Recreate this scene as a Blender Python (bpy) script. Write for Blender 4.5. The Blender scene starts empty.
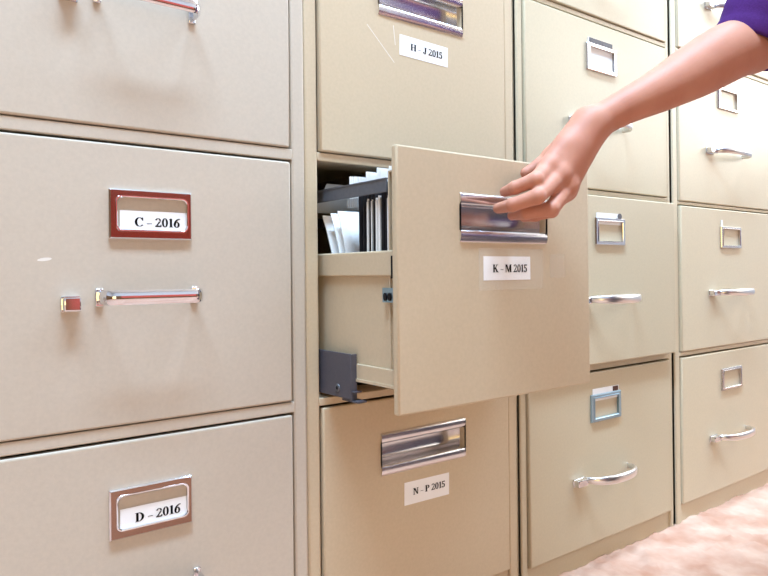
import bpy, math, random
import numpy as np
from mathutils import Vector, Matrix, noise

random.seed(7)
SC = bpy.context.scene
COL = SC.collection

# ------------------------------------------------------------------ materials
def lin(c):
    out = []
    for v in c:
        v /= 255.0
        out.append(v/12.92 if v <= .04045 else ((v+.055)/1.055)**2.4)
    return tuple(out)+(1.0,)

def mat(name, rgb, rough=.5, metal=0.0, spec=.4, speck=0.0, scale=300.0, bump=0.0, bscale=400.0,
        coat=0.0, sss=0.0, rgb2=None, aniso=None):
    m = bpy.data.materials.new(name); m.use_nodes = True
    nt = m.node_tree; N = nt.nodes; L = nt.links
    b = N['Principled BSDF']
    b.inputs['Roughness'].default_value = rough
    b.inputs['Metallic'].default_value = metal
    b.inputs['Specular IOR Level'].default_value = spec
    if coat: b.inputs['Coat Weight'].default_value = coat; b.inputs['Coat Roughness'].default_value = .12
    if sss:
        b.inputs['Subsurface Weight'].default_value = sss
        b.inputs['Subsurface Radius'].default_value = (.012, .004, .002)
        b.inputs['Subsurface Scale'].default_value = .6
    tc = N.new('ShaderNodeTexCoord')
    base = lin(rgb)
    if speck or rgb2:
        nz = N.new('ShaderNodeTexNoise'); nz.inputs['Scale'].default_value = scale
        nz.inputs['Detail'].default_value = 3.0
        L.new(tc.outputs['Object'], nz.inputs['Vector'])
        rp = N.new('ShaderNodeValToRGB')
        if rgb2: c0, c1 = lin(rgb2), base
        else:
            c0 = tuple(v*(1-speck) for v in base[:3])+(1,)
            c1 = tuple(min(1, v*(1+speck)) for v in base[:3])+(1,)
        rp.color_ramp.elements[0].position = .3; rp.color_ramp.elements[0].color = c0
        rp.color_ramp.elements[1].position = .7; rp.color_ramp.elements[1].color = c1
        L.new(nz.outputs['Fac'], rp.inputs['Fac']); L.new(rp.outputs['Color'], b.inputs['Base Color'])
    else:
        b.inputs['Base Color'].default_value = base
    if bump:
        nb = N.new('ShaderNodeTexNoise'); nb.inputs['Scale'].default_value = bscale; nb.inputs['Detail'].default_value = 2.0
        bp = N.new('ShaderNodeBump'); bp.inputs['Strength'].default_value = bump; bp.inputs['Distance'].default_value = .001
        L.new(tc.outputs['Object'], nb.inputs['Vector']); L.new(nb.outputs['Fac'], bp.inputs['Height'])
        L.new(bp.outputs['Normal'], b.inputs['Normal'])
    return m

def emit(name, rgb, s):
    m = bpy.data.materials.new(name); m.use_nodes = True
    nt = m.node_tree; nt.nodes.clear()
    e = nt.nodes.new('ShaderNodeEmission'); o = nt.nodes.new('ShaderNodeOutputMaterial')
    e.inputs['Color'].default_value = lin(rgb); e.inputs['Strength'].default_value = s
    nt.links.new(e.outputs[0], o.inputs[0]); return m

PAINT_GREY = mat('putty_enamel_grey', (194, 181, 164), .40, speck=.03, scale=260, bump=.05, bscale=500)
PAINT_TAN = mat('putty_enamel_tan', (198, 179, 150), .38, speck=.03, scale=260, bump=.05, bscale=500)
PAINT_SAND = mat('putty_enamel_sand', (196, 182, 154), .33, speck=.03, scale=260, bump=.05, bscale=500)
PAINT_CREAM = mat('putty_enamel_cream', (206, 192, 164), .33, speck=.03, scale=260, bump=.05, bscale=500)
CHROME = mat('chrome', (226, 226, 230), .07, 1.0)
SATIN = mat('satin_nickel', (214, 212, 212), .2, 1.0)
PLATE = mat('chrome_brown_reflection', (146, 118, 104), .14, 1.0)  # chrome plate with the brown room reflection mixed into its colour
PULL = mat('brushed_steel_pull', (228, 226, 226), .25, 1.0)
SOFT = mat('satin_chrome_handle', (232, 230, 228), .28, 1.0)
ZINC = mat('blue_zinc_plate', (150, 180, 200), .3, 1.0)
PAPER = mat('white_paper', (240, 238, 236), .75, spec=.25)
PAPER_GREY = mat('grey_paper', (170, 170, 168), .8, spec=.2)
PAPER_BLUE = mat('pale_blue_paper', (150, 190, 225), .7, spec=.2)
INK = mat('black_ink', (22, 20, 22), .6, spec=.2)
DARKSTEEL = mat('dark_grey_steel', (86, 88, 94), .45, spec=.4, speck=.08, scale=200)
CHARCOAL = mat('charcoal_bracket', (78, 76, 84), .5, spec=.4, speck=.06, scale=300)
FOLDER = mat('black_folder_card', (34, 30, 34), .7, spec=.3, speck=.1, scale=120)
BROWN = mat('brown_mark', (84, 52, 40), .7)
SCRATCH = mat('bare_scratch', (226, 220, 210), .5)
SKIN = mat('skin', (194, 135, 111), .55, spec=.3, sss=.12, rgb2=(184, 123, 100), scale=26, bump=.12, bscale=260)
NAIL = mat('fingernail', (236, 190, 172), .25, spec=.5)
PURPLE = mat('purple_jersey', (72, 34, 100), .85, spec=.15, speck=.1, scale=350, bump=.3, bscale=900)
DENIM = mat('dark_trousers', (52, 50, 66), .9, spec=.15, speck=.1, scale=300)
HAIR = mat('brown_hair', (70, 46, 32), .5, speck=.25, scale=90)
CARPET = mat('pale_carpet', (210, 178, 158), .95, spec=.1, rgb2=(182, 134, 110), scale=14, bump=.6, bscale=260)
WALLP = mat('off_white_wall', (190, 190, 192), .85, spec=.2, speck=.015, scale=60)
WOODW = mat('brown_wood_panelling', (120, 82, 48), .6, spec=.3, rgb2=(96, 62, 34), scale=8)
REDW = mat('red_reflection_panel', (200, 92, 80), .8, spec=.2, speck=.06, scale=90)  # unseen red panel, added for the chrome to mirror
CEIL = mat('ceiling_tile', (238, 237, 234), .9, spec=.1, speck=.02, scale=160)
LAMPM = emit('lamp_diffuser', (235, 245, 255), 3.0)
SKYM = emit('daylight_pane', (252, 248, 240), 6.0)
FILLW = emit('warm_fill_pane', (255, 218, 140), 3.2)  # glow of the added front fill, not a known daylight source
WHITEM = mat('white_trim', (236, 234, 230), .5)

def tape_mat():
    m = bpy.data.materials.new('clear_tape'); m.use_nodes = True
    b = m.node_tree.nodes['Principled BSDF']
    b.inputs['Base Color'].default_value = (.92, .88, .8, 1); b.inputs['Roughness'].default_value = .25
    b.inputs['Alpha'].default_value = .08
    return m
TAPE = tape_mat()

# ------------------------------------------------------------------ mesh helper
class MB:
    def __init__(s): s.v = []; s.f = []; s.m = []; s.mats = []; s.sm = []
    def mi(s, m):
        if m not in s.mats: s.mats.append(m)
        return s.mats.index(m)
    def add(s, vs, fs, m, smooth=False):
        o = len(s.v); s.v += [tuple(v) for v in vs]; k = s.mi(m)
        for f in fs: s.f.append(tuple(i+o for i in f)); s.m.append(k); s.sm.append(smooth)
    def box(s, x0, x1, y0, y1, z0, z1, m, b=0.0):
        """axis box; b chamfers all twelve edges (octagonal sections)"""
        if b <= 0:
            vs = [(x, y, z) for z in (z0, z1) for y in (y0, y1) for x in (x0, x1)]
            s.add(vs, [(0,2,3,1),(4,5,7,6),(0,1,5,4),(2,6,7,3),(0,4,6,2),(1,3,7,5)], m); return
        b = min(b, (x1-x0)/2.05, (y1-y0)/2.05, (z1-z0)/2.05)
        import bmesh
        bm = bmesh.new(); bmesh.ops.create_cube(bm, size=1)
        for v in bm.verts:
            v.co = Vector(((x0+x1)/2+v.co.x*(x1-x0), (y0+y1)/2+v.co.y*(y1-y0), (z0+z1)/2+v.co.z*(z1-z0)))
        bmesh.ops.bevel(bm, geom=list(bm.edges), offset=b, segments=2, profile=.5, affect='EDGES')
        bm.verts.index_update()
        s.addbm(bm, m)
    def addbm(s, bm, m):
        """flat main faces, smooth rounded edges"""
        o = len(s.v); k = s.mi(m); bm.normal_update(); s.v += [v.co[:] for v in bm.verts]
        for f in bm.faces:
            s.f.append(tuple(v.index+o for v in f.verts)); s.m.append(k); s.sm.append(max(abs(c) for c in f.normal) < .999)
        bm.free()
    def poly(s, pts, m): s.add(pts, [tuple(range(len(pts)))], m)
    def loft(s, rings, m, closed=True, caps=True, smooth=True):
        n = len(rings[0]); vs = [p for r in rings for p in r]; fs = []
        for i in range(len(rings)-1):
            for j in range(n if closed else n-1):
                a = i*n+j; b = i*n+(j+1) % n
                fs.append((a, b, b+n, a+n))
        if caps and closed:
            fs.append(tuple(range(n-1, -1, -1))); fs.append(tuple((len(rings)-1)*n+j for j in range(n)))
        s.add(vs, fs, m, smooth)
    def build(s, name, parent=None, auto=35):
        me = bpy.data.meshes.new(name); me.from_pydata(s.v, [], s.f)
        for m in s.mats: me.materials.append(m)
        me.polygons.foreach_set('material_index', s.m)
        me.polygons.foreach_set('use_smooth', s.sm)
        import bmesh
        bm = bmesh.new(); bm.from_mesh(me); bmesh.ops.recalc_face_normals(bm, faces=bm.faces)
        if auto:
            for e in bm.edges:
                if len(e.link_faces) == 2 and e.calc_face_angle(0) > math.radians(auto): e.smooth = False
        bm.to_mesh(me); bm.free()
        o = bpy.data.objects.new(name, me); COL.objects.link(o)
        if parent:
            o.parent = parent; o.matrix_parent_inverse = world_of(parent).inverted()
        return o

def world_of(o):
    m = o.matrix_basis.copy()
    return (world_of(o.parent) @ o.matrix_parent_inverse @ m) if o.parent else m

def tag(o, label=None, cat=None, group=None, kind=None):
    if label: o['label'] = label
    if cat: o['category'] = cat
    if group: o['group'] = group
    if kind: o['kind'] = kind
    return o
def empty(name, loc, label, cat, group=None):
    o = bpy.data.objects.new(name, None); COL.objects.link(o); o.location = loc; o.empty_display_size = .05
    return tag(o, label, cat, group)

# ------------------------------------------------------------------ serif lettering (cap height 1)
def R(x0, x1, y0, y1): return [[(x0, y0), (x1, y0), (x1, y1), (x0, y1)]]
def stem(x, w=.19, s=.09, y0=0, y1=1): 
    return R(x, x+w, y0, y1)+R(x-s, x+w+s, y0, y0+.055)+R(x-s, x+w+s, y1-.055, y1)
def para(x0, x1, w, y0=0, y1=1): return [[(x0, y0), (x0+w, y0), (x1+w, y1), (x1, y1)]]
def band(cx, cy, rx, ry, ix, iy, a0, a1, dx=0, dy=0, n=18):
    out = []
    for k in range(n):
        p = []
        for t, (a, b, ox, oy) in ((0, (rx, ry, 0, 0)), (1, (rx, ry, 0, 0)), (1, (ix, iy, dx, dy)), (0, (ix, iy, dx, dy))):
            an = math.radians(a0+(a1-a0)*(k+t)/n)
            p.append((cx+ox+a*math.cos(an), cy+oy+b*math.sin(an)))
        out.append(p)
    return out
G = {
 'C': (.78, band(.43, .5, .41, .52, .25, .465, 38, 322, .02)+R(.68, .74, .66, 1.0)+R(.66, .72, .12, .2)),
 'D': (.86, stem(.1)+band(.3, .5, .5, .5, .31, .445, -90, 90)),
 'H': (.92, stem(.09)+stem(.62)+R(.2, .7, .47, .54)),
 'J': (.58, R(.28, .47, .25, 1)+R(.19, .56, .945, 1)+band(.24, .22, .23, .24, .08, .17, -180, 0, .0)+R(.03, .16, .18, .3)),
 'K': (.92, stem(.09)+para(.24, .66, .09, .42, 1)+[[(.62, 0), (.86, 0), (.47, .62), (.34, .5)]]+R(.56, .84, .945, 1)+R(.54, .93, 0, .055)),
 'M': (1.12, R(.1, .17, 0, 1)+R(.02, .26, 0, .055)+R(.02, .3, .945, 1)+[[(.12, 1), (.33, 1), (.6, .1), (.5, 0)]]+[[(.5, 0), (.57, 0), (.88, 1), (.8, 1)]]+R(.78, .98, 0, 1)+R(.7, 1.07, 0, .055)+R(.82, 1.07, .945, 1)),
 'N': (.9, R(.13, .2, 0, 1)+R(.04, .3, 0, .055)+R(.02, .3, .945, 1)+[[(.1, 1), (.32, 1), (.77, 0), (.66, 0)]]+R(.7, .77, 0, 1)+R(.6, .86, .945, 1)),
 'P': (.74, stem(.1)+band(.3, .73, .38, .27, .2, .215, -90, 90)),
 '2': (.62, band(.29, .7, .26, .3, .13, .245, 0, 165)+[[(.38, .6), (.55, .68), (.22, .16), (.03, 0)]]+R(.03, .56, 0, .14)+R(.52, .58, .05, .26)),
 '0': (.62, band(.31, .5, .27, .52, .12, .46, 0, 360, n=28)),
 '1': (.5, R(.18, .35, 0, 1)+R(.07, .46, 0, .055)+[[(.05, .84), (.2, .84), (.35, 1), (.28, 1)]]),
 '6': (.62, band(.31, .32, .27, .34, .12, .27, 0, 360, n=24)+band(.62, .3, .58, .72, .4, .62, 90, 178)),
 '5': (.62, R(.12, .54, .86, 1)+R(.1, .18, .48, .95)+band(.26, .31, .28, .33, .12, .25, -160, 120)),
 '-': (.55, R(.06, .5, .3, .37)),
 ' ': (.26, []),
}
def lettering(mb, text, x0, x1, zb, cap, place, m=None):
    """place(u, v) gives a point; text is squeezed between x0 and x1"""
    tot = sum(G[c][0] for c in text); k = (x1-x0)/tot; x = x0
    for c in text:
        w, polys = G[c]
        for p in polys:
            for e in (-.022, .022): mb.poly([place(x+(u+e)*k, zb+v*cap) for u, v in p], m or INK)
        x += w*k

# ------------------------------------------------------------------ setting
FZ = 0.0
def grid_floor():
    mb = MB()
    mb.box(-2.2, 3.4, -2.6, .74, -.05, -.001, CARPET)
    x0, x1, y0, y1, n, k = .3, 2.5, -.7, .7, 300, 190
    vs = []; fs = []
    for j in range(k+1):
        for i in range(n+1):
            x = x0+(x1-x0)*i/n; y = y0+(y1-y0)*j/k
            h = .006*noise.noise((x*16, y*16, 0))+.005*noise.noise((x*46, y*46, 3))+.004*noise.noise((x*110, y*110, 7))
            e = min(1, min(x-x0, x1-x, y-y0, y1-y)/.1)
            vs.append((x, y, max(.0002, h+.002)*e-.002*(1-e)))
    for j in range(k):
        for i in range(n):
            a = j*(n+1)+i; fs.append((a, a+1, a+n+2, a+n+1))
    mb.add(vs, fs, CARPET, True)
    return tag(mb.build('floor', auto=0), kind='structure')
grid_floor()
def simple(name, boxes, kind='structure'):
    mb = MB()
    for b in boxes: mb.box(*b[:6], b[6])
    return tag(mb.build(name), kind=kind)
XL, XR, YF, YB, ZC = -2.2, 3.4, -2.6, .70, 2.6
simple('wall_back', [(XL, XR, YB, YB+.1, 0, ZC, WALLP)])
simple('wall_left', [(XL-.1, XL, YF, YB, 0, ZC, WALLP), (XL, XL+.015, YF, YB, 0, 1.05, WOODW)])
VX0, VX1, VZ0, VZ1 = -1.75, -.15, .10, .95
simple('wall_front', [(XL, VX0, YF-.1, YF, 0, ZC, WALLP), (VX1, XR, YF-.1, YF, 0, ZC, WALLP), (VX0, VX1, YF-.1, YF, 0, VZ0, WALLP), (VX0, VX1, YF-.1, YF, VZ1, ZC, WALLP),
    (XL+.015, VX0, YF, YF+.015, 0, 1.05, WOODW), (VX0, VX1, YF, YF+.015, 0, VZ0, WOODW), (VX1, .75, YF, YF+.015, 0, 1.05, WOODW),
    (1.75, XR, YF, YF+.015, 0, 1.05, WOODW), (.75, 1.75, YF, YF+.015, 0, .35, WOODW), (.75, 1.75, YF, YF+.02, .35, 1.0, REDW)])
WY0, WY1, WZ0, WZ1 = -2.4, -.25, .98, 2.35
simple('wall_right', [(XR, XR+.1, YF, WY0, 0, ZC, WALLP), (XR, XR+.1, WY1, YB, 0, ZC, WALLP),
                      (XR, XR+.1, WY0, WY1, 0, WZ0, WALLP), (XR, XR+.1, WY0, WY1, WZ1, ZC, WALLP)])
simple('ceiling', [(XL, XR, YF, YB, ZC, ZC+.08, CEIL)])
win = MB()
for a in ((XR-.01, XR+.05, WY0, WY0+.06, WZ0, WZ1), (XR-.01, XR+.05, WY1-.06, WY1, WZ0, WZ1),
          (XR-.01, XR+.05, WY0, WY1, WZ0, WZ0+.06), (XR-.01, XR+.05, WY0, WY1, WZ1-.06, WZ1),
          (XR-.01, XR+.05, (WY0+WY1)/2-.03, (WY0+WY1)/2+.03, WZ0, WZ1)): win.box(*a, WHITEM)
w1 = tag(win.build('window_1'), kind='structure')
pn = MB(); pn.box(XR+.03, XR+.04, WY0+.02, WY1-.02, WZ0+.02, WZ1-.02, SKYM); pn.build('pane', w1)

win = MB(); fw = .06
for a in ((VX0, VX1, VZ0, VZ0+fw), (VX0, VX1, VZ1-fw, VZ1), (VX0, VX0+fw, VZ0, VZ1), (VX1-fw, VX1, VZ0, VZ1), ((VX0+VX1)/2-.03, (VX0+VX1)/2+.03, VZ0, VZ1)):
    win.box(a[0], a[1], YF-.06, YF+.02, a[2], a[3], WHITEM)
w2 = tag(win.build('fill_window'), kind='structure')  # unseen window added as warm frontal fill for the lower drawers
pn = MB(); pn.box(VX0+.02, VX1-.02, YF-.05, YF-.04, VZ0+.02, VZ1-.02, FILLW); pn.build('pane', w2)

# ceiling lights (above and outside the frame)
def ceiling_light(x, y, label, power, w=1.2, d=.3):
    t = empty('ceiling_light', (x, y, ZC), label, 'light', 'ceiling lights')
    f = MB(); z0 = ZC-.07
    f.box(x-w/2, x+w/2, y-d/2, y-d/2+.015, z0, ZC-.001, WHITEM); f.box(x-w/2, x+w/2, y+d/2-.015, y+d/2, z0, ZC-.001, WHITEM)
    f.box(x-w/2, x-w/2+.015, y-d/2, y+d/2, z0, ZC-.001, WHITEM); f.box(x+w/2-.015, x+w/2, y-d/2, y+d/2, z0, ZC-.001, WHITEM)
    f.build('frame', t)
    g = MB(); g.box(x-w/2+.015, x+w/2-.015, y-d/2+.015, y+d/2-.015, z0+.012, z0+.02, LAMPM); g.build('diffuser', t)
    ld = bpy.data.lights.new('lamp', 'AREA'); ld.shape = 'RECTANGLE'; ld.size = w-.05; ld.size_y = d-.05
    ld.energy = power; ld.color = (.50, .73, 1.0)
    lo = bpy.data.objects.new('lamp', ld); COL.objects.link(lo); lo.location = (x, y, z0-.004)
    lo.parent = t; lo.matrix_parent_inverse = world_of(t).inverted()
ceiling_light(.10, -.50, 'white ceiling light panel above the left cabinets', 94)
ceiling_light(1.75, -.47, 'white ceiling light panel above the right cabinets', 39)

# ------------------------------------------------------------------ filing cabinets
Z0 = .507   # eye level above the carpet
def carcass(cab, x0, x1, fx0, fx1, rows, paint, top, depth=.66, gap=.0025, gap_brightener=0.0):
    """hollow steel shell with stiles and rails round the drawer openings; rows = [(z0,z1)] faces bottom-up"""
    mb = MB(); a, b = fx0-gap, fx1+gap
    mb.box(x0, x0+.004, .002, depth, 0, top, paint); mb.box(x1-.004, x1, .002, depth, 0, top, paint)
    mb.box(x0+.004, x1-.004, depth-.004, depth, 0, top, paint)
    mb.box(x0, x1, .001, depth, top-.004, top, paint)
    mb.box(x0, a, 0, .03, 0, top-.004, paint, .0028); mb.box(b, x1, 0, .03, 0, top-.004, paint, .0028)
    zs = [(0, rows[0][0]-.0012)]+[(rows[i][1]+.0028, rows[i+1][0]-.0012) for i in range(len(rows)-1)]+[(rows[-1][1]+.0028, top-.004)]
    for i, (p, q) in enumerate(zs):
        yf = .004 if i == 0 else .0
        mb.box(a-.001, b+.001, yf, .05, p, q, paint, .0012)
    if gap_brightener: mb.box(x0-gap_brightener, x0+.001, .0065, .010, .02, top-.01, paint)   # added strip that catches light so the gap is less black
    mb.build('carcass', cab)
    return (a, b)

def face_mesh(mb, x0, x1, z0, z1, y, paint, hole=None, t=.011):
    if not hole:
        mb.box(x0, x1, y, y+t, z0, z1, paint, .0022)
    else:
        hx0, hx1, hz0, hz1 = hole
        import bmesh
        bm = bmesh.new()
        xs = [x0, hx0, hx1, x1]; zs = [z0, hz0, hz1, z1]
        fr = [[bm.verts.new((x, y, z)) for x in xs] for z in zs]
        bk = [[bm.verts.new((x, y+t, z)) for x in xs] for z in zs]
        for i in range(3):
            for j in range(3):
                if i == 1 and j == 1: continue
                bm.faces.new((fr[i][j], fr[i][j+1], fr[i+1][j+1], fr[i+1][j]))
                bm.faces.new((bk[i][j], bk[i+1][j], bk[i+1][j+1], bk[i][j+1]))
        def wall(p, q): bm.faces.new((fr[p[0]][p[1]], fr[q[0]][q[1]], bk[q[0]][q[1]], bk[p[0]][p[1]]))
        for k in range(3):
            wall((0, k), (0, k+1)); wall((3, k), (3, k+1)); wall((k, 0), (k+1, 0)); wall((k, 3), (k+1, 3))
        wall((1, 1), (1, 2)); wall((2, 1), (2, 2)); wall((1, 1), (2, 1)); wall((1, 2), (2, 2))
        bmesh.ops.recalc_face_normals(bm, faces=bm.faces)
        es = [e for e in bm.edges if e.calc_face_angle(0) > .5 and not (
              hx0-1e-4 < min(v.co.x for v in e.verts) and max(v.co.x for v in e.verts) < hx1+1e-4 and
              hz0-1e-4 < min(v.co.z for v in e.verts) and max(v.co.z for v in e.verts) < hz1+1e-4)]
        bmesh.ops.bevel(bm, geom=es, offset=.0022, segments=2, profile=.5, affect='EDGES')
        bm.verts.index_update()
        mb.addbm(bm, paint)

def drawer_box(mb, x0, x1, z0, z1, y, paint, long=.6, side_h=.17, front=.0):
    """pan behind the face: front pan panel, two sides, floor and back"""
    a, b = x0+.0095, x1-.0095; zb = z0+.045
    mb.box(x0+.006, x1-.006, y+.011, y+.019, z0+.008, z0+.045 if front else z1-.008, paint) if not front else None
    mb.box(a+.003, a+.0045, y+.011, y+long, zb, zb+side_h, paint)
    mb.box(b-.0045, b-.003, y+.011, y+long, zb, zb+side_h, paint)
    mb.box(a, b, y+.011, y+long, zb-.002, zb, paint)
    mb.box(a, b, y+long-.002, y+long, zb, zb+side_h, paint)

def paper_label(name, parent, x0, x1, z0, z1, y, text, tx, tz, cap, tilt=0.0, extra=None):
    """thin paper slip with printed serif characters; tx=(x start, x end)"""
    mb = MB(); cx, cz = (x0+x1)/2, (z0+z1)/2; c, s = math.cos(tilt), math.sin(tilt)
    def pl(yy): return lambda u, v: (cx+(u-cx)*c-(v-cz)*s, yy, cz+(u-cx)*s+(v-cz)*c)
    f, g = pl(y-.0003), pl(y)
    q = [(x0, z0), (x1, z0), (x1, z1), (x0, z1)]
    mb.add([f(*p) for p in q]+[g(*p) for p in q], [(0,1,2,3),(4,7,6,5),(0,4,5,1),(1,5,6,2),(2,6,7,3),(3,7,4,0)], PAPER)
    lettering(mb, text, tx[0], tx[1], tz, cap, pl(y-.00055))
    return mb.build(name, parent)

def rrect(x0, x1, z0, z1, r, n=6):
    pts = []
    for cx, cz, a in ((x1-r, z1-r, 0), (x0+r, z1-r, 90), (x0+r, z0+r, 180), (x1-r, z0+r, 270)):
        for k in range(n+1):
            t = math.radians(a+90*k/n); pts.append((cx+r*math.cos(t), cz+r*math.sin(t)))
    return pts
def frame_plate(name, parent, o, i, ro, ri, y, metal, h=.0035, rim=None):
    """holder plate: bevelled outer edge, flat band, raised lip round the window"""
    mb = MB(); (x0, x1, z0, z1) = o; (a0, a1, b0, b1) = i
    def ring(d, yy): return [(u, yy, v) for u, v in rrect(x0+d, x1-d, z0+d, z1-d, max(ro, .0004))]
    def iring(d, yy): return [(u, yy, v) for u, v in rrect(a0+d, a1-d, b0+d, b1-d, ri)]
    rim = rim or metal
    mb.loft([ring(0, y), ring(0, y-h*.55), ring(.0014, y-h)], rim, caps=False, smooth=False)
    mb.loft([ring(.0014, y-h), iring(-.0016, y-h)], metal, caps=False, smooth=False)
    mb.loft([iring(-.0016, y-h), iring(-.0012, y-h-.0008), iring(-.0004, y-h-.0008), iring(.0004, y-h), iring(.0004, y)], rim, caps=False)
    return mb.build(name, parent, auto=30)

def bail_handle(name, parent, x0, x1, z, y, proj=.03, tall=.0145, metal=CHROME):
    """flat strap handle with rounded shoulders and crowned front"""
    mb = MB(); pts = []; r = .011
    pts.append((x0+.003, 0, 90)); 
    path = [(x0, 0.0)]
    for k in range(7):
        t = math.radians(90*k/6); path.append((x0+r-r*math.cos(t), proj-r+r*math.sin(t)))
    for k in range(1, 12): path.append((x0+r+(x1-x0-2*r)*k/12, proj))
    for k in range(7):
        t = math.radians(90*k/6); path.append((x1-r+r*math.sin(t), proj-r+r*math.cos(t)))
    path.append((x1, 0.0))
    rings = []
    for k, (u, d) in enumerate(path):
        a = path[max(0, k-1)]; b = path[min(len(path)-1, k+1)]
        tx, td = b[0]-a[0], b[1]-a[1]; l = math.hypot(tx, td); nx, nd = -td/l, tx/l   # outward normal
        ring = []
        for (o, v) in ((-.0022, -.5), (-.001, -.5), (.0004, -.36), (.0009, 0), (.0004, .36), (-.001, .5), (-.0022, .5), (-.0026, 0)):
            ring.append((u+nx*o, y-(d+nd*o), z+v*tall))
        rings.append(ring)
    mb.loft(rings, metal)
    for xx in (x0+.001, x1-.001):
        mb.box(xx-.004, xx+.004, y-.003, y, z-tall*.62, z+tall*.62, metal, .001)
    return mb.build(name, parent, auto=50)

def arch_handle(name, parent, x0, x1, z, y, proj=.036, tall=.016, metal=SOFT):
    """crescent pull: a band that swells forward and tapers to its two feet"""
    mb = MB(); rings = []; n = 30; cx, hw = (x0+x1)/2, (x1-x0)/2
    for k in range(n+1):
        t = math.pi*k/n; u = cx-hw*math.copysign(abs(math.cos(t))**.9, math.cos(t)); d = proj*math.sin(t)**.85
        du = hw*math.sin(t)+1e-6; dd = proj*math.cos(t); l = math.hypot(du, dd); nx, nd = -dd/l, du/l
        th = .0045+.0035*math.sin(t); tl = tall*(.62+.38*math.sin(t))
        ring = []
        for q in range(12):
            a = 2*math.pi*q/12; o = th*.5*math.cos(a); v = tl*.5*math.copysign(abs(math.sin(a))**.7, math.sin(a))
            ring.append((u+nx*o, y-max(0, d+nd*o), z+v))
        rings.append(ring)
    mb.loft(rings, metal)
    return mb.build(name, parent, auto=60)

def thumb_button(name, parent, x0, x1, z0, z1, y, proj=.011, metal=CHROME):
    mb = MB(); mb.box(x0, x1, y-proj, y, z0, z1, metal, .0012)
    mb.box(x0-.001, x1+.001, y-.002, y, z0-.001, z1+.001, metal, .0006)
    return mb.build(name, parent)

GRP_D = None
def cabinet(name, loc, label): return empty(name, loc, label, 'filing cabinet', 'row of filing cabinets')

# ---- first cabinet: grey putty, chrome plates and strap handles
P = .305
cab1 = cabinet('filing_cabinet', (.243, .33, 0), 'grey putty steel filing cabinet with letter and 2016 cards, leftmost in the row')
rows1 = [(Z0-.4575, Z0-.1692), (Z0-.1525, Z0+.1348), (Z0+.1520, Z0+.4405), (Z0+.457, Z0+.7455)]
F1 = (.0755, .4115)
carcass(cab1, .054, .4325, F1[0], F1[1], rows1, PAINT_GREY, 1.318)
for r, (z0, z1) in enumerate(rows1):
    y = -.0015; mb = MB(); face_mesh(mb, F1[0], F1[1], z0, z1, y, PAINT_GREY); drawer_box(mb, F1[0], F1[1], z0, z1, y, PAINT_GREY)
    if r == 1:
        mb.poly([(.1410+.0065*math.cos(a), y-.0001, Z0+.0165+.0017*math.sin(a)+.0008*math.cos(a)) for a in [k*math.pi/6 for k in range(12)]], SCRATCH)
    d = mb.build('drawer', cab1); dz = z0-rows1[1][0]
    zc = Z0+dz
    ox = -.0022 if r == 0 else 0.0
    frame_plate('label_holder', d, (.2003+ox, .2868+ox, zc+.0378, zc+.0888), (.2080+ox, .2812+ox, zc+.0470, zc+.0808), .0006, .006, y, PLATE, rim=CHROME)
    txt = {1: 'C - 2016', 0: 'D - 2016', 2: '', 3: ''}[r]
    if r < 2:
        c = paper_label('label_card', d, .2112+ox, .2806+ox, zc+.0450, zc+.0672, y-.0006, txt, (.2262+ox, .2740+ox), zc+.0512, .0092)
        c['label'] = 'white card printed '+txt.replace('-', '–')
    bail_handle('handle', d, .1895, .2905, zc-.0215, y)
    thumb_button('thumb_latch', d, .1560, .1712, zc-.0337, zc-.0203, y)

# ---- second cabinet: tan, recessed pulls; its third row pulled open
cab2 = cabinet('filing_cabinet', (.622, .33, 0), 'tan steel filing cabinet with recessed chrome pulls and one drawer pulled open')
rows2 = [(Z0-.4575, Z0-.1665), (Z0-.1530, Z0+.1375), (Z0+.1520, Z0+.4420), (Z0+.457, Z0+.7465)]
F2 = (.4535, .7900)
carcass(cab2, .4330, .8118, F2[0], F2[1], rows2, PAINT_TAN, 1.318)

def recessed_pull(parent, x0, x1, zt, y, h=.0545):
    mb = MB()
    prof = [(0, .0012), (-.0016, .0004), (-.0028, -.0025), (-.0030, -.0062), (-.0022, -.0098), (-.0006, -.0124), (.003, -.0132),
            (.006, -.0118), (.012, -.0085), (.019, -.0095), (.0225, -.0135), (.0228, -.033), (.0205, -.0385), (.014, -.0412), (.004, -.0412),
            (-.0004, -.0416), (-.0020, -.0432), (-.0028, -.0462), (-.0026, -.0505), (-.0014, -.0540), (0, -h-.0012)]
    r0 = [(x0, y+d, zt+z) for d, z in prof]; r1 = [(x1, y+d, zt+z) for d, z in prof]
    mb.loft([r0, r1], PULL, closed=False, caps=False)
    for xx in (x0+.0002, x1-.0002):
        mb.poly([(xx, y+d, zt+z) for d, z in prof], PULL)
    o = mb.build('recessed_pull', parent, auto=55)
    return o
YO = -.152     # how far the open drawer stands out
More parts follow.
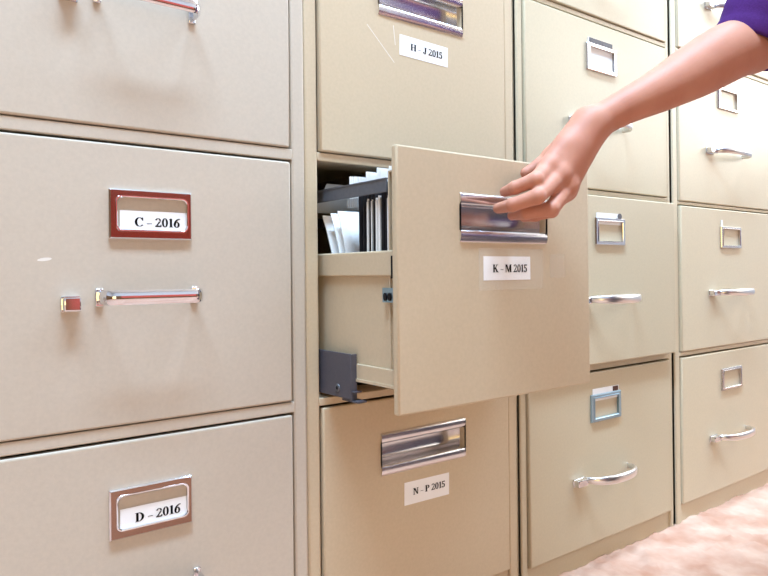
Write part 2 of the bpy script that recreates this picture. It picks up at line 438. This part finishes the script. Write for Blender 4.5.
for r, (z0, z1) in enumerate(rows2):
    y = YO if r == 1 else -.003
    zt = Z0-.2120+(r*P) if r != 1 else Z0+.0905
    sx_ = -.0034 if r == 0 else 0.0
    hole = (.5462+sx_, .6983+sx_, zt-.0540, zt-.0005)
    mb = MB(); face_mesh(mb, F2[0], F2[1], z0, z1, y, PAINT_TAN, hole, t=.0095)
    if r != 1:
        mb.box(F2[0]+.012, F2[1]-.012, y+.027, y+.029, z0+.01, z1-.01, PAINT_TAN)
        drawer_box(mb, F2[0], F2[1], z0, z1, y+.018, PAINT_TAN, long=.58, front=1)
    if r == 2:     # fine scratches in the enamel
        def scr(xa, za, xb, zb, w=.0007):
            l = math.hypot(xb-xa, zb-za); nx, nz = -(zb-za)/l*w, (xb-xa)/l*w
            mb.poly([(xa-nx, y-.00012, za-nz), (xb-nx, y-.00012, zb-nz), (xb+nx, y-.00012, zb+nz), (xa+nx, y-.00012, za+nz)], SCRATCH)
        scr(.527, Z0+.325, .572, Z0+.283, .0005); scr(.571, Z0+.333, .574, Z0+.307, .0005)
    if r == 1:
        # tub of the open drawer: flanged sides, recessed panels, foot channels, floor, back
        yb = .46; z_f1, z_f0, z_b = Z0+.0250, Z0-.0036, Z0-.1250
        for sx in (0, 1):
            def X(u): return .4620+u if sx == 0 else .7815-u
            def bx(u0, u1, *a): mb.box(min(X(u0), X(u1)), max(X(u0), X(u1)), *a)
            bx(0, .008, y+.0095, yb, z_f0, z_f1, PAINT_TAN, .0018)          # rolled top flange
            bx(.0045, .006, y+.0095, yb, z_b, z_f0+.001, PAINT_TAN)        # side panel
            bx(.0015, .0045, y+.0095, yb, z_b, Z0-.1065, PAINT_TAN, .001)  # slide member
            bx(0, .002, y+.0095, yb, z_b-.002, z_b+.0012, PAINT_TAN)
        mb.box(.4665, .777, y+.0095, yb, z_b, z_b+.0015, PAINT_TAN)
        mb.box(.4665, .777, yb-.002, yb, z_b, z_f1, PAINT_TAN)
        mb.box(.4640, .7795, y+.0095, y+.0115, z_b, z0+.055, PAINT_TAN); mb.box(.4640, .7795, y+.026, y+.028, z_b, Z0+.112, PAINT_TAN)
        mb.box(.4640, .7795, y+.0095, y+.028, Z0+.1115, Z0+.1130, PAINT_TAN)
        mb.box(.4616, .4622, -.1345, -.1305, Z0-.006, Z0+.019, INK)
    d = mb.build('drawer', cab2)
    recessed_pull(d, .5455+sx_, .6990+sx_, zt, y)
    if r == 0:
        c = paper_label('label', d, .5815, .6635, Z0-.3150, Z0-.2842, y, 'N - P 2015', (.5965, .6560), Z0-.3030, .0088, -.012)
        c['label'] = 'white paper label printed N – P 2015'
    if r == 1:
        d['label'] = 'drawer pulled open, front marked K – M 2015'
        c = paper_label('label', d, .5840, .6675, Z0-.0100, Z0+.0187, y, 'K - M 2015', (.5995, .6615), Z0-.0005, .0094)
        c['label'] = 'white paper label printed K – M 2015'
        t = MB(); t.box(.576, .692, y-.0004, y-.0002, Z0-.022, Z0+.029, TAPE)
        t.box(.706, .737, y-.0004, y-.0002, Z0-.008, Z0+.022, TAPE)
        tp = t.build('tape', d); tp['label'] = 'clear tape over the label'
    if r == 2:
        c = paper_label('label', d, .5815, .6700, Z0+.2945, Z0+.3225, y, 'H - J 2015', (.6005, .6600), Z0+.3045, .0092, -.022)
        c['label'] = 'white paper label printed H – J 2015'
    if r == 1:
        # steel slide bracket at the mouth of the opening
        b = MB(); b.box(.4548, .4566, -.0600, .02, Z0-.1480, Z0-.0945, CHARCOAL, .0006)
        b.box(.4548, .4640, -.0612, -.0592, Z0-.1490, Z0-.0950, CHARCOAL, .0005)
        b.box(.4566, .4700, -.0720, -.040, Z0-.1512, Z0-.1490, CHARCOAL); b.box(.4566, .4680, -.0650, -.045, Z0-.1400, Z0-.1385, CHARCOAL)
        ring = lambda rr, xx: [(xx, -.034+rr*math.cos(k*math.pi/6), Z0-.1370+rr*math.sin(k*math.pi/6)) for k in range(12)]
        b.loft([ring(.005, .4548), ring(.0045, .4535)], DARKSTEEL); b.loft([ring(.0022, .4536), ring(.002, .4530)], INK)
        b.build('slide_bracket', d)
        b = MB(); b.box(.4608, .4622, -.1400, -.1155, Z0-.0325, Z0-.0163, ZINC, .0005)
        for k in (0, 1):
            b.loft([[(.4606-dx, -.1215-.008*k+.0028*math.cos(q*math.pi/5), Z0-.0262+.0046*math.sin(q*math.pi/5)) for q in range(10)] for dx in (0, .0012)], INK)
        o = b.build('latch_plate', d); o['label'] = 'small bluish zinc latch plate'
        # hanging rail frame inside the tub
        b = MB()
        for xx in (.4660, .7740):
            b.box(xx, xx+.0022, y+.034, .43, Z0+.0905, Z0+.1055, DARKSTEEL, .0006)
            b.box(xx-.0006, xx+.003, y+.034, .43, Z0+.1050, Z0+.1065, DARKSTEEL)
            for yy in (.42,): b.box(xx, xx+.006, yy, yy+.006, Z0-.1230, Z0+.0910, DARKSTEEL)
        b.box(.4660, .7770, .424, .430, Z0+.0905, Z0+.1085, DARKSTEEL)
        b.build('hanging_rail', d)

# ---- third cabinet: wide sand-coloured, square holders
def holder(parent, x0, x1, z0, z1, y, metal, bw=.008, bh=.0065):
    return frame_plate('label_holder', parent, (x0, x1, z0, z1), (x0+bw, x1-bw, z0+bh, z1-bh), .001, .0012, y, metal, .004)
cab3 = cabinet('filing_cabinet', (1.045, .33, 0), 'wide sand coloured filing cabinet with crescent handles, third from left behind the arm')
rows3 = [(Z0-.4700, Z0-.1757), (Z0-.1603, Z0+.1300), (Z0+.1425, Z0+.4350), (Z0+.4470, Z0+.7395)]
F3 = (.8375, 1.2540)
carcass(cab3, .8205, 1.2690, F3[0], F3[1], rows3, PAINT_SAND, 1.312, gap_brightener=.0082)
for r, (z0, z1) in enumerate(rows3):
    y = {0: -.004, 1: -.016, 2: -.003, 3: -.003}[r]; mb = MB()
    face_mesh(mb, F3[0]-(.002 if r == 1 else 0), F3[1]+(.002 if r == 1 else 0), z0, z1, y, PAINT_SAND); drawer_box(mb, F3[0], F3[1], z0, z1, y, PAINT_SAND)
    d = mb.build('drawer', cab3); zc = {0: Z0-.2380, 1: Z0+.0683, 2: Z0+.3725, 3: Z0+.677}[r]
    h = holder(d, .9960, 1.0835, zc-.0240, zc+.0238, y, ZINC if r == 0 else CHROME)
    if r == 0: h['label'] = 'bluish zinc label holder'
    if r < 3:
        c = MB(); top = {0: .0335, 1: .0320, 2: .0335}[r]
        c.box(1.002, 1.0730 if r else 1.079, y-.0012, y-.0004, zc+(.0120 if r < 2 else -.018), zc+top, PAPER)
        if r == 2: c.box(1.005, 1.0730, y-.0019, y-.0012, zc+.0255, zc+.0330, CHARCOAL)
        elif r == 1: c.loft([[(1.0695+.006*math.cos(k*.5236), y-.0013-dy, zc+.0275+.0055*math.sin(k*.5236)) for k in range(12)] for dy in (0, .001)], CHARCOAL)
        else: c.box(1.061, 1.076, y-.0022, y-.0012, zc+.0245, zc+.0325, BROWN)
        c.build('index_tab', d)
    arch_handle('handle', d, .974, 1.106, zc-.1165, y)
    thumb_button('thumb_latch', d, .9460, .9720, zc-.1235, zc-.1125, y, .012)

# ---- fourth cabinet: wide cream
cab4 = cabinet('filing_cabinet', (1.509, .33, 0), 'wide cream filing cabinet with crescent handles, rightmost in the row')
rows4 = [(Z0-.4685, Z0-.1760), (Z0-.1637, Z0+.1290), (Z0+.1390, Z0+.4350), (Z0+.4475, Z0+.7400)]
F4 = (1.3007, 1.7215)
carcass(cab4, 1.2795, 1.7360, F4[0], F4[1], rows4, PAINT_CREAM, 1.312, gap_brightener=.0100)
for r, (z0, z1) in enumerate(rows4):
    y = -.003 if r != 1 else -.005; mb = MB()
    face_mesh(mb, F4[0], F4[1], z0, z1, y, PAINT_CREAM); drawer_box(mb, F4[0], F4[1], z0, z1, y, PAINT_CREAM)
    d = mb.build('drawer', cab4); zc = {0: Z0-.2360, 1: Z0+.0693, 2: Z0+.3690, 3: Z0+.675}[r]
    holder(d, 1.4585, 1.5490, zc-.0235, zc+.0235, y, SATIN, .0075, .0055)
    if r == 1:
        c = MB(); c.box(1.4630, 1.4700, y-.0012, y-.0004, zc+.018, zc+.0370, PAPER); c.build('index_tab', d)
    arch_handle('handle', d, 1.434, 1.570, zc-.1175, y, .034, .015)
    thumb_button('thumb_latch', d, 1.4080, 1.4360, zc-.1240, zc-.1130, y, .012)

# ------------------------------------------------------------------ contents of the open drawer
def sheet_stack(y_top, z_top, x0, x1, z_bot, slope, thick, name, label, group, m=PAPER):
    """leaning sheets: top edge at (y_top, z_top), bottom swings forward"""
    mb = MB(); sag = {.52: .0765, .47: .0625, .40: .0505}[slope]; rings = []; n = 12
    for k in range(n+1):
        t = k/n; zz = z_top+(z_bot-z_top)*t; yy = y_top-sag*(1-math.exp(-(z_top-zz)*slope/sag))
        rings.append([(x0, yy-thick/2, zz), (x1, yy-thick/2, zz), (x1, yy+thick/2, zz), (x0, yy+thick/2, zz)])
    mb.loft(rings, m, smooth=False)
    return tag(mb.build(name), label, 'paper', group)
ZB = Z0-.1225
sheet_stack(.0300, Z0+.0755, .4760, .690, ZB, .52, .0016, 'paper_sheets', 'white paper sheets leaning furthest back in the open drawer', 'loose papers in the open drawer')
sheet_stack(.0130, Z0+.0770, .4775, .692, ZB, .47, .0012, 'paper_sheets', 'white paper sheets leaning in the open drawer, middle of three', 'loose papers in the open drawer')
sheet_stack(-.0010, Z0+.0790, .4790, .694, ZB, .40, .0012, 'paper_sheets', 'white paper sheets leaning nearest the black folders', 'loose papers in the open drawer')

def hanging_folder(y, label, w=.006):
    t = empty('hanging_folder', (.62, y, Z0-.10), label, 'folder', 'hanging folders in the open drawer')
    mb = MB(); zt, zb = Z0+.0995, Z0-.113
    for s in (-1, 1):
        rings = []
        for k in range(7):
            q = k/6; zz = zb+(zt-zb)*q; yy = y+s*w*.5*(q**.15)
            rings.append([(.4720, yy-.0005, zz), (.7705, yy-.0005, zz), (.7705, yy+.0005, zz), (.4720, yy+.0005, zz)])
        mb.loft(rings, FOLDER, smooth=False)
    for s in (-1, 1):   # metal hanging bar hooked over the rails
        mb.box(.4690, .7735, y+s*w*.5-.0006, y+s*w*.5+.0006, zt-.004, zt+.003, DARKSTEEL)
    mb.build('folder_card', t)
    return t
def tab(t, y, x0, m=PAPER, h=.0185, w=.055):
    mb = MB(); mb.box(x0, x0+w, y-.0045, y-.0037, Z0+.0980, Z0+.1000+h, m, .0003)
    mb.box(x0+.004, x0+w-.004, y-.0051, y-.0045, Z0+.103, Z0+.1000+h-.003, m); mb.build('index_tab', t)
def contents(y, th, label):
    mb = MB()
    for k in range(max(2, int(th/.0008))):
        yy = y-th/2+k*th/max(2, int(th/.0008)); dz = random.uniform(-.004, .002); dx = random.uniform(0, .003)
        mb.box(.4710+dx*.4, .745+dx, yy, yy+th/max(2, int(th/.0008))*.92, Z0-.075, Z0+.087+dz, PAPER_GREY if k % 3 == 0 else PAPER)
    tag(mb.build('paper_bundle'), label, 'paper', 'papers filed in the hanging folders')
ys = [-.0620, -.0755, -.0835, -.0950, -.1062, -.1140]
ordn = ['hanging folder nearest the leaning papers', 'second hanging folder from the leaning papers', 'third hanging folder from the leaning papers',
        'third hanging folder from the drawer front', 'second hanging folder from the drawer front', 'hanging folder nearest the drawer front']
for k, y in enumerate(ys):
    t = hanging_folder(y, 'black '+ordn[k]+' with white tab', [.009, .0066, .0056, .0138, .005, .0066][k])
    tab(t, y, .4765+.007*(k % 2), PAPER, .0205+.001*(k % 3)); 
contents(-.0755, .0040, 'thin white papers filed in the second folder from the leaning papers')
contents(-.0835, .0028, 'thin white papers filed in the third folder from the leaning papers')
contents(-.0950, .0086, 'thick grey white papers filed in the third folder from the drawer front')
contents(-.1140, .0040, 'thin white papers filed in the folder nearest the drawer front')
# a row of tabbed manila dividers behind, tops just over the rail
for k in range(5):
    y = -.034+.0035-k*.0045
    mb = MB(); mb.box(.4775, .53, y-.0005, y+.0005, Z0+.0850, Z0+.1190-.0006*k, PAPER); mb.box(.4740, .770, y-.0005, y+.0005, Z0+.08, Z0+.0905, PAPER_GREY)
    # pale tabbed card hung over the rail
    tag(mb.build('tab_card'), 'white tabbed card above the rail, '+['first', 'second', 'third', 'fourth', 'fifth'][k]+' from the back of the tab row', 'card', 'white tabs above the hanging rail')
mb = MB(); mb.box(.50, .60, -.0570, -.0560, Z0+.0900, Z0+.1270, PAPER_BLUE)
tag(mb.build('tab_card'), 'pale blue card standing above the white tabs in the open drawer', 'card')
mb = MB(); mb.loft([[(.4720, .045, Z0+.08), (.60, .040, Z0+.08), (.60, .041, Z0+.08), (.4720, .046, Z0+.08)],
                    [(.4720, .012, Z0+.1145), (.60, .008, Z0+.1120), (.60, .009, Z0+.1120), (.4720, .013, Z0+.1145)]], PAPER_GREY, smooth=False)
tag(mb.build('paper_sheet'), 'grey sheet of paper poking over the rail at the back of the open drawer', 'paper')

# ------------------------------------------------------------------ person: implicit surface, polygonised with surface nets
class SDF:
    def __init__(s, lo, hi, h):
        s.lo = np.array(lo, float); s.h = h; s.n = np.ceil((np.array(hi)-s.lo)/h).astype(int)+1
        s.d = np.full(s.n, 1e3, np.float32)
    def sub(s, lo, hi):
        a = np.clip(np.floor((np.array(lo)-s.lo)/s.h).astype(int), 0, s.n-1); b = np.clip(np.ceil((np.array(hi)-s.lo)/s.h).astype(int)+1, 1, s.n)
        ax = [s.lo[i]+s.h*np.arange(a[i], b[i], dtype=np.float32) for i in range(3)]
        return tuple(slice(a[i], b[i]) for i in range(3)), np.meshgrid(*ax, indexing='ij')
    def put(s, sl, d, k):
        o = s.d[sl]
        if k <= 0: s.d[sl] = np.minimum(o, d)
        else:
            h = np.clip(.5+.5*(o-d)/k, 0, 1); s.d[sl] = np.where(o > 100, d, o*(1-h)+d*h-k*h*(1-h))
    def cone(s, p, q, r1, r2, k=.006, flat=None):
        """round cone; flat = (direction, factor) squashes the section along a direction"""
        p = np.array(p, float); q = np.array(q, float); m = max(r1, r2)*1.3+k*2+.02
        sl, (X, Y, Z) = s.sub(np.minimum(p, q)-m, np.maximum(p, q)+m)
        if X.size == 0: return
        d = q-p; L2 = max(d@d, 1e-12)
        t = np.clip(((X-p[0])*d[0]+(Y-p[1])*d[1]+(Z-p[2])*d[2])/L2, 0, 1)
        vx, vy, vz = X-(p[0]+t*d[0]), Y-(p[1]+t*d[1]), Z-(p[2]+t*d[2])
        if flat is not None:
            u = np.array(flat[0], float); u /= np.linalg.norm(u); c = vx*u[0]+vy*u[1]+vz*u[2]; g = (1/flat[1]-1)
            vx = vx+u[0]*c*g; vy = vy+u[1]*c*g; vz = vz+u[2]*c*g
        s.put(sl, np.sqrt(vx*vx+vy*vy+vz*vz)-(r1+(r2-r1)*t), k)
    def ell(s, c, r, k=.01):
        c = np.array(c, float); r = np.array(r, float); m = r*1.2+k*2+.02
        sl, (X, Y, Z) = s.sub(c-m, c+m)
        if X.size == 0: return
        q = np.sqrt(((X-c[0])/r[0])**2+((Y-c[1])/r[1])**2+((Z-c[2])/r[2])**2)
        s.put(sl, (q-1)*r.min(), k)
    def cut(s, p, n):
        """keep the side where (x-p).n < 0"""
        ax = [s.lo[i]+s.h*np.arange(s.n[i], dtype=np.float32) for i in range(3)]
        X, Y, Z = np.meshgrid(*ax, indexing='ij'); n = np.array(n, float); n /= np.linalg.norm(n)
        s.d = np.maximum(s.d, (X-p[0])*n[0]+(Y-p[1])*n[1]+(Z-p[2])*n[2])
    def mesh(s):
        d = s.d; ins = d < 0
        n0, n1, n2 = d.shape
        cnt = np.zeros((n0-1, n1-1, n2-1), np.float32); acc = np.zeros((n0-1, n1-1, n2-1, 3), np.float32)
        I = np.indices((n0-1, n1-1, n2-1)).astype(np.float32)
        def cs(o): return d[o[0]:n0-1+o[0], o[1]:n1-1+o[1], o[2]:n2-1+o[2]]
        for ax in range(3):
            oth = [a for a in range(3) if a != ax]
            for u in (0, 1):
                for v in (0, 1):
                    o = [0, 0, 0]; o[oth[0]] = u; o[oth[1]] = v; p = list(o); p[ax] = 1
                    A, B = cs(o), cs(p); x = (A < 0) != (B < 0)
                    t = np.where(x, A/np.where(A == B, 1, A-B), 0); cnt += x
                    for i in range(3): acc[..., i] += np.where(x, o[i] if i != ax else t, 0)
        act = cnt > 0; idx = -np.ones(act.shape, np.int64); idx[act] = np.arange(act.sum())
        V = np.stack([(I[i]+acc[..., i]/np.maximum(cnt, 1))[act] for i in range(3)], -1)*s.h+s.lo
        F = []
        for ax in range(3):
            o1, o2 = [a for a in range(3) if a != ax]
            A = np.take(ins, range(0, d.shape[ax]-1), ax); B = np.take(ins, range(1, d.shape[ax]), ax)
            w = np.argwhere(A != B)
            w = w[(w[:, o1] > 0) & (w[:, o2] > 0) & (w[:, o1] < d.shape[o1]-1) & (w[:, o2] < d.shape[o2]-1)]
            def g(a, b):
                q = w.copy(); q[:, o1] -= a; q[:, o2] -= b; return idx[q[:, 0], q[:, 1], q[:, 2]]
            F.append(np.stack([g(0, 0), g(1, 0), g(1, 1), g(0, 1)], -1))
        return V, np.concatenate(F)

J = dict(wrist=(.7107, -.2120, .6847), f1=(.7502, -.2350, .7090), f2=(.7908, -.2580, .7313), f3=(.8398, -.2800, .7600), f4=(.8800, -.2990, .7840),
         elbow=(.9196, -.3120, .7993))
A = SDF((.555, -.42, .535), (1.03, -.14, .92), .0019)
ch = [('wrist', .0190), ('f1', .0215), ('f2', .0270), ('f3', .0345), ('f4', .0370), ('elbow', .0350)]
def spline(pts, n=10):
    P_ = [np.array(p, float) for p in pts]; P_ = [2*P_[0]-P_[1]]+P_+[2*P_[-1]-P_[-2]]; out = []
    for i in range(1, len(P_)-2):
        for k in range(n):
            t = k/n; a, b, c, d = P_[i-1:i+3]
            out.append(.5*(2*b+(c-a)*t+(2*a-5*b+4*c-d)*t*t+(3*b-a-3*c+d)*t**3))
    return out+[P_[-2]]
sp = spline([tuple(J[a])+(ra,) for a, ra in ch])
for a, b in zip(sp, sp[1:]): A.cone(a[:3], b[:3], a[3], b[3], .0008)
SH = (.98, -.42, 1.06)      # left shoulder
A.cone(J['elbow'], SH, .0355, .046, .01)
FING = dict(
 i=[(.6490, -.1950, .6290), (.6115, -.2085, .6115), (.5985, -.1890, .6035), (.6080, -.1650, .6020)],
 m=[(.6590, -.2040, .6190), (.6055, -.2160, .5915), (.5910, -.1920, .5832), (.5965, -.1650, .5818)],
 r=[(.6720, -.2050, .6065), (.6310, -.2150, .5790), (.6165, -.1900, .5755), (.6210, -.1650, .5745)],
 p=[(.6870, -.1930, .6060), (.6560, -.1960, .5790), (.6460, -.1790, .5740), (.6440, -.1630, .5730)])
RAD = dict(i=(.0112, .0090, .0077, .0062), m=(.0115, .0090, .0078, .0064), r=(.0110, .0086, .0075, .0062), p=(.0098, .0078, .0066, .0056))
# palm: metacarpals fanned from the wrist, blended
for k, off in (('i', (0, .006, .008)), ('m', (0, -.004, .003)), ('r', (.004, -.004, -.004)), ('p', (.006, .006, -.007))):
    w = tuple(J['wrist'][q]+off[q] for q in range(3)); A.cone(w, FING[k][0], .0165, RAD[k][0]+.001, .010)
mid = lambda a, b, t: tuple(a[q]+(b[q]-a[q])*t for q in range(3))
for a, b in ('im', 'mr', 'rp'):      # webs between neighbouring fingers
    A.cone(mid(FING[a][0], FING[a][1], .12), mid(FING[b][0], FING[b][1], .12), .0088, .0088, .006); A.cone(mid(FING[a][0], FING[a][1], .34), mid(FING[b][0], FING[b][1], .34), .0062, .0062, .006)
A.cone(mid(J['wrist'], FING['i'][0], .5), FING['p'][0], .012, .010, .014)
for k in 'imrp':
    f, r = FING[k], RAD[k]
    F_ = SDF(A.lo, A.lo+A.h*(A.n-1), A.h) if False else None
    A.cone(f[0], f[1], r[0]*.93, r[1], .0045); A.cone(f[1], f[2], r[1], r[2], .003); A.cone(f[2], f[3], r[2], r[3], .003)
    A.ell(mid(f[0], (f[0][0], f[0][1]-.004, f[0][2]+.003), 1), (r[0]*1.0,)*3, .006)
T = [(.6980, -.1930, .6690), (.6770, -.1800, .6500), (.6640, -.1720, .6370), (.6500, -.1625, .6280)]
A.cone(T[0], T[1], .0140, .0112, .010); A.cone(T[1], T[2], .0110, .0092, .004); A.cone(T[2], T[3], .0092, .0074, .003)
A.cut(mid(J['elbow'], SH, .40), np.array(SH)-np.array(J['elbow']))
Va, Fa = A.mesh()

# the rest of the kneeling figure, beside and outside the frame
mid_ = lambda a, b, t: tuple(a[q]+(b[q]-a[q])*t for q in range(3))
B = SDF((.78, -1.15, -.01), (1.62, -.12, 1.50), .010)
LS, RS = np.array(SH), np.array((1.310, -.50, 1.05)); NK = (LS+RS)/2+np.array((0, -.01, .06))
PEL = np.array((1.190, -.68, .55)); CH_ = np.array((1.148, -.52, .92))
B.cone(mid_(J['elbow'], SH, .15), SH, .036, .047, .02)
HD = NK+np.array((-.012, .045, .155))
B.cone(NK, HD-(0, .01, .06), .052, .050, .02)
B.ell(HD, (.074, .094, .112), .02); B.ell(HD+(-.004, .062, -.062), (.045, .042, .045), .02)
B.cone(HD+(-.004, .085, .018), HD+(-.006, .104, -.022), .010, .015, .012)          # nose
for sx in (-1, 1):
    B.ell(HD+(sx*.075, -.005, -.012), (.012, .02, .03), .008)                        # ears
B.cone(CH_+(-.05, .0, .06), CH_+(.05, .0, .06), .10, .10, .04); B.cone(CH_, PEL+(0, 0, .12), .115, .105, .05)
B.cone(PEL+(-.06, 0, .0), PEL+(.06, 0, 0), .115, .115, .05)
B.cone(LS, CH_+(-.06, 0, .09), .055, .08, .04); B.cone(RS, CH_+(.06, 0, .09), .055, .08, .04)
RE = np.array((1.42, -.46, .79)); RW = np.array((1.32, -.36, .60)); B.cone(RS, RE, .050, .038, .02); B.cone(RE, RW, .036, .024, .02)
RH = RW+np.array((-.035, .02, -.07)); B.cone(RW, RH, .026, .030, .015)
for q in range(4): B.cone(RH+((q-1.5)*.019, 0, -.01), RH+((q-1.5)*.021-.01, .02, -.075+.006*abs(q-1.5)), .0105, .0095, .004)
B.cone(RH+(-.03, .0, .03), RH+(-.062, .02, -.012), .012, .010, .006)
for sx in (-1, 1):
    hip = PEL+np.array((sx*.085, .0, -.02)); kn = PEL+np.array((sx*.12, .16, -.475)); an = PEL+np.array((sx*.10, -.30, -.49))
    B.cone(hip, kn, .085, .062, .03); B.cone(kn, an, .058, .040, .03); B.cone(an, an+(0, -.075, .03), .036, .036, .02)
    B.cone(an+(0, -.04, .01), an+(0, -.05, -.015), .034, .030, .02)
Vb, Fb = B.mesh()
pm = MB(); pm.add(Va.tolist(), Fa.tolist(), SKIN, True); pm.add(Vb.tolist(), Fb.tolist(), SKIN, True)
pr = empty('person', (1.19, -.68, 0), 'person in a purple top reaching bare forearm and hand to the open drawer pull', 'person')
body = pm.build('body', pr, auto=0)

def shell(name, prims, lo, hi, h, m, cuts=()):
    S = SDF(lo, hi, h)
    for q in prims:
        (S.cone if q[0] == 'c' else S.ell)(*q[1:])
    for c in cuts: S.cut(*c)
    V, F = S.mesh(); mb = MB(); mb.add(V.tolist(), F.tolist(), m, True); return mb
top = shell('top', [('c', CH_+(-.05, .0, .06), CH_+(.05, .0, .06), .112, .112, .04), ('c', CH_, PEL+(0, 0, .10), .128, .122, .05), ('c', PEL+(-.05, 0, .02), PEL+(.05, 0, .02), .128, .128, .05),
    ('c', LS, CH_+(-.06, 0, .09), .064, .092, .04), ('c', RS, CH_+(.06, 0, .09), .064, .092, .04), ('c', RS, mid(RS, RE, .75), .062, .055, .02), ('c', mid(J['elbow'], SH, .5), SH, .058, .062, .03)],
    (.84, -.90, .40), (1.6, -.28, 1.22), .010, PURPLE)
# fitted sleeve: a lofted cloth tube with a folded hem and soft creases
ev, sv = np.array(J['elbow']), np.array(SH); ax = sv-ev; LA = np.linalg.norm(ax); ax /= LA
e1 = np.cross(ax, (0, 1, 0)); e1 /= np.linalg.norm(e1); e2 = np.cross(ax, e1)
rings = []; N_ = 48
for k, (t, dr) in enumerate([(.012, -.006), (.004, -.0015), (.002, .0006), (.006, .0018), (.022, .0016), (.026, .0006), (.032, .0022), (.05, .003), (.075, .002), (.1, .0045), (.13, .003), (.16, .006), (.2, .010), (.25, .014)]):
    ring = []
    for q in range(N_):
        a = 2*math.pi*q/N_; tilt = .008*math.cos(a-.6)
        rr = .0490+dr+.0016*math.sin(3*a+t*60)*min(1, t*20)
        p = ev+ax*(t-.012+tilt)+e1*rr*math.cos(a)+e2*rr*math.sin(a); ring.append(tuple(p))
    rings.append(ring)
top.loft(rings, PURPLE, caps=False)
top.build('top', pr, auto=0)
leg = []
for sx in (-1, 1):
    hip = PEL+np.array((sx*.085, .0, -.02)); kn = PEL+np.array((sx*.12, .16, -.475)); an = PEL+np.array((sx*.10, -.30, -.49))
    leg += [('c', hip, kn, .096, .070, .03), ('c', kn, an+(0, .04, 0), .066, .052, .03)]
shell('trousers', leg+[('c', PEL+(-.06, 0, .0), PEL+(.06, 0, 0), .124, .124, .05)], (.84, -1.2, -.01), (1.6, -.3, .76), .010, DENIM).build('trousers', pr, auto=0)
shell('hair', [('e', HD+(0, -.012, .022), (.086, .100, .108), .02), ('c', HD+(0, -.09, -.02), HD+(0, -.115, -.19), .055, .028, .03)],
      HD-np.array((.15, .2, .25)), HD+np.array((.15, .15, .2)), .007, HAIR, [(HD+np.array((0, .05, .055)), (0, 1, -.35))]).build('hair', pr, auto=0)

# ------------------------------------------------------------------ camera, world, view
cd = bpy.data.cameras.new('camera'); cam = bpy.data.objects.new('camera', cd); COL.objects.link(cam)
r = Vector((0.79142277, -0.61117876, -0.01051279)); u = Vector((0.00553408, -0.01003356, 0.99993435)); f = Vector((0.61124411, 0.791429, 0.00455848))
M = Matrix((( r.x, u.x, -f.x, 0), (r.y, u.y, -f.y, -.7149), (r.z, u.z, -f.z, Z0), (0, 0, 0, 1)))
cam.matrix_world = M
cd.sensor_fit = 'HORIZONTAL'; cd.sensor_width = 36; cd.lens = 679.668/768*36
cd.shift_x = .577/768; cd.shift_y = -18.0/768
cd.clip_start = .02
SC.camera = cam
wd = bpy.data.worlds.new('world'); SC.world = wd; wd.use_nodes = True
wd.node_tree.nodes['Background'].inputs[0].default_value = (.9, .92, 1, 1); wd.node_tree.nodes['Background'].inputs[1].default_value = .5
SC.view_settings.view_transform = 'Standard'; SC.view_settings.look = 'None'
SC.view_settings.exposure = 0.4; SC.view_settings.gamma = 1.0; SC.view_settings.use_curve_mapping = False
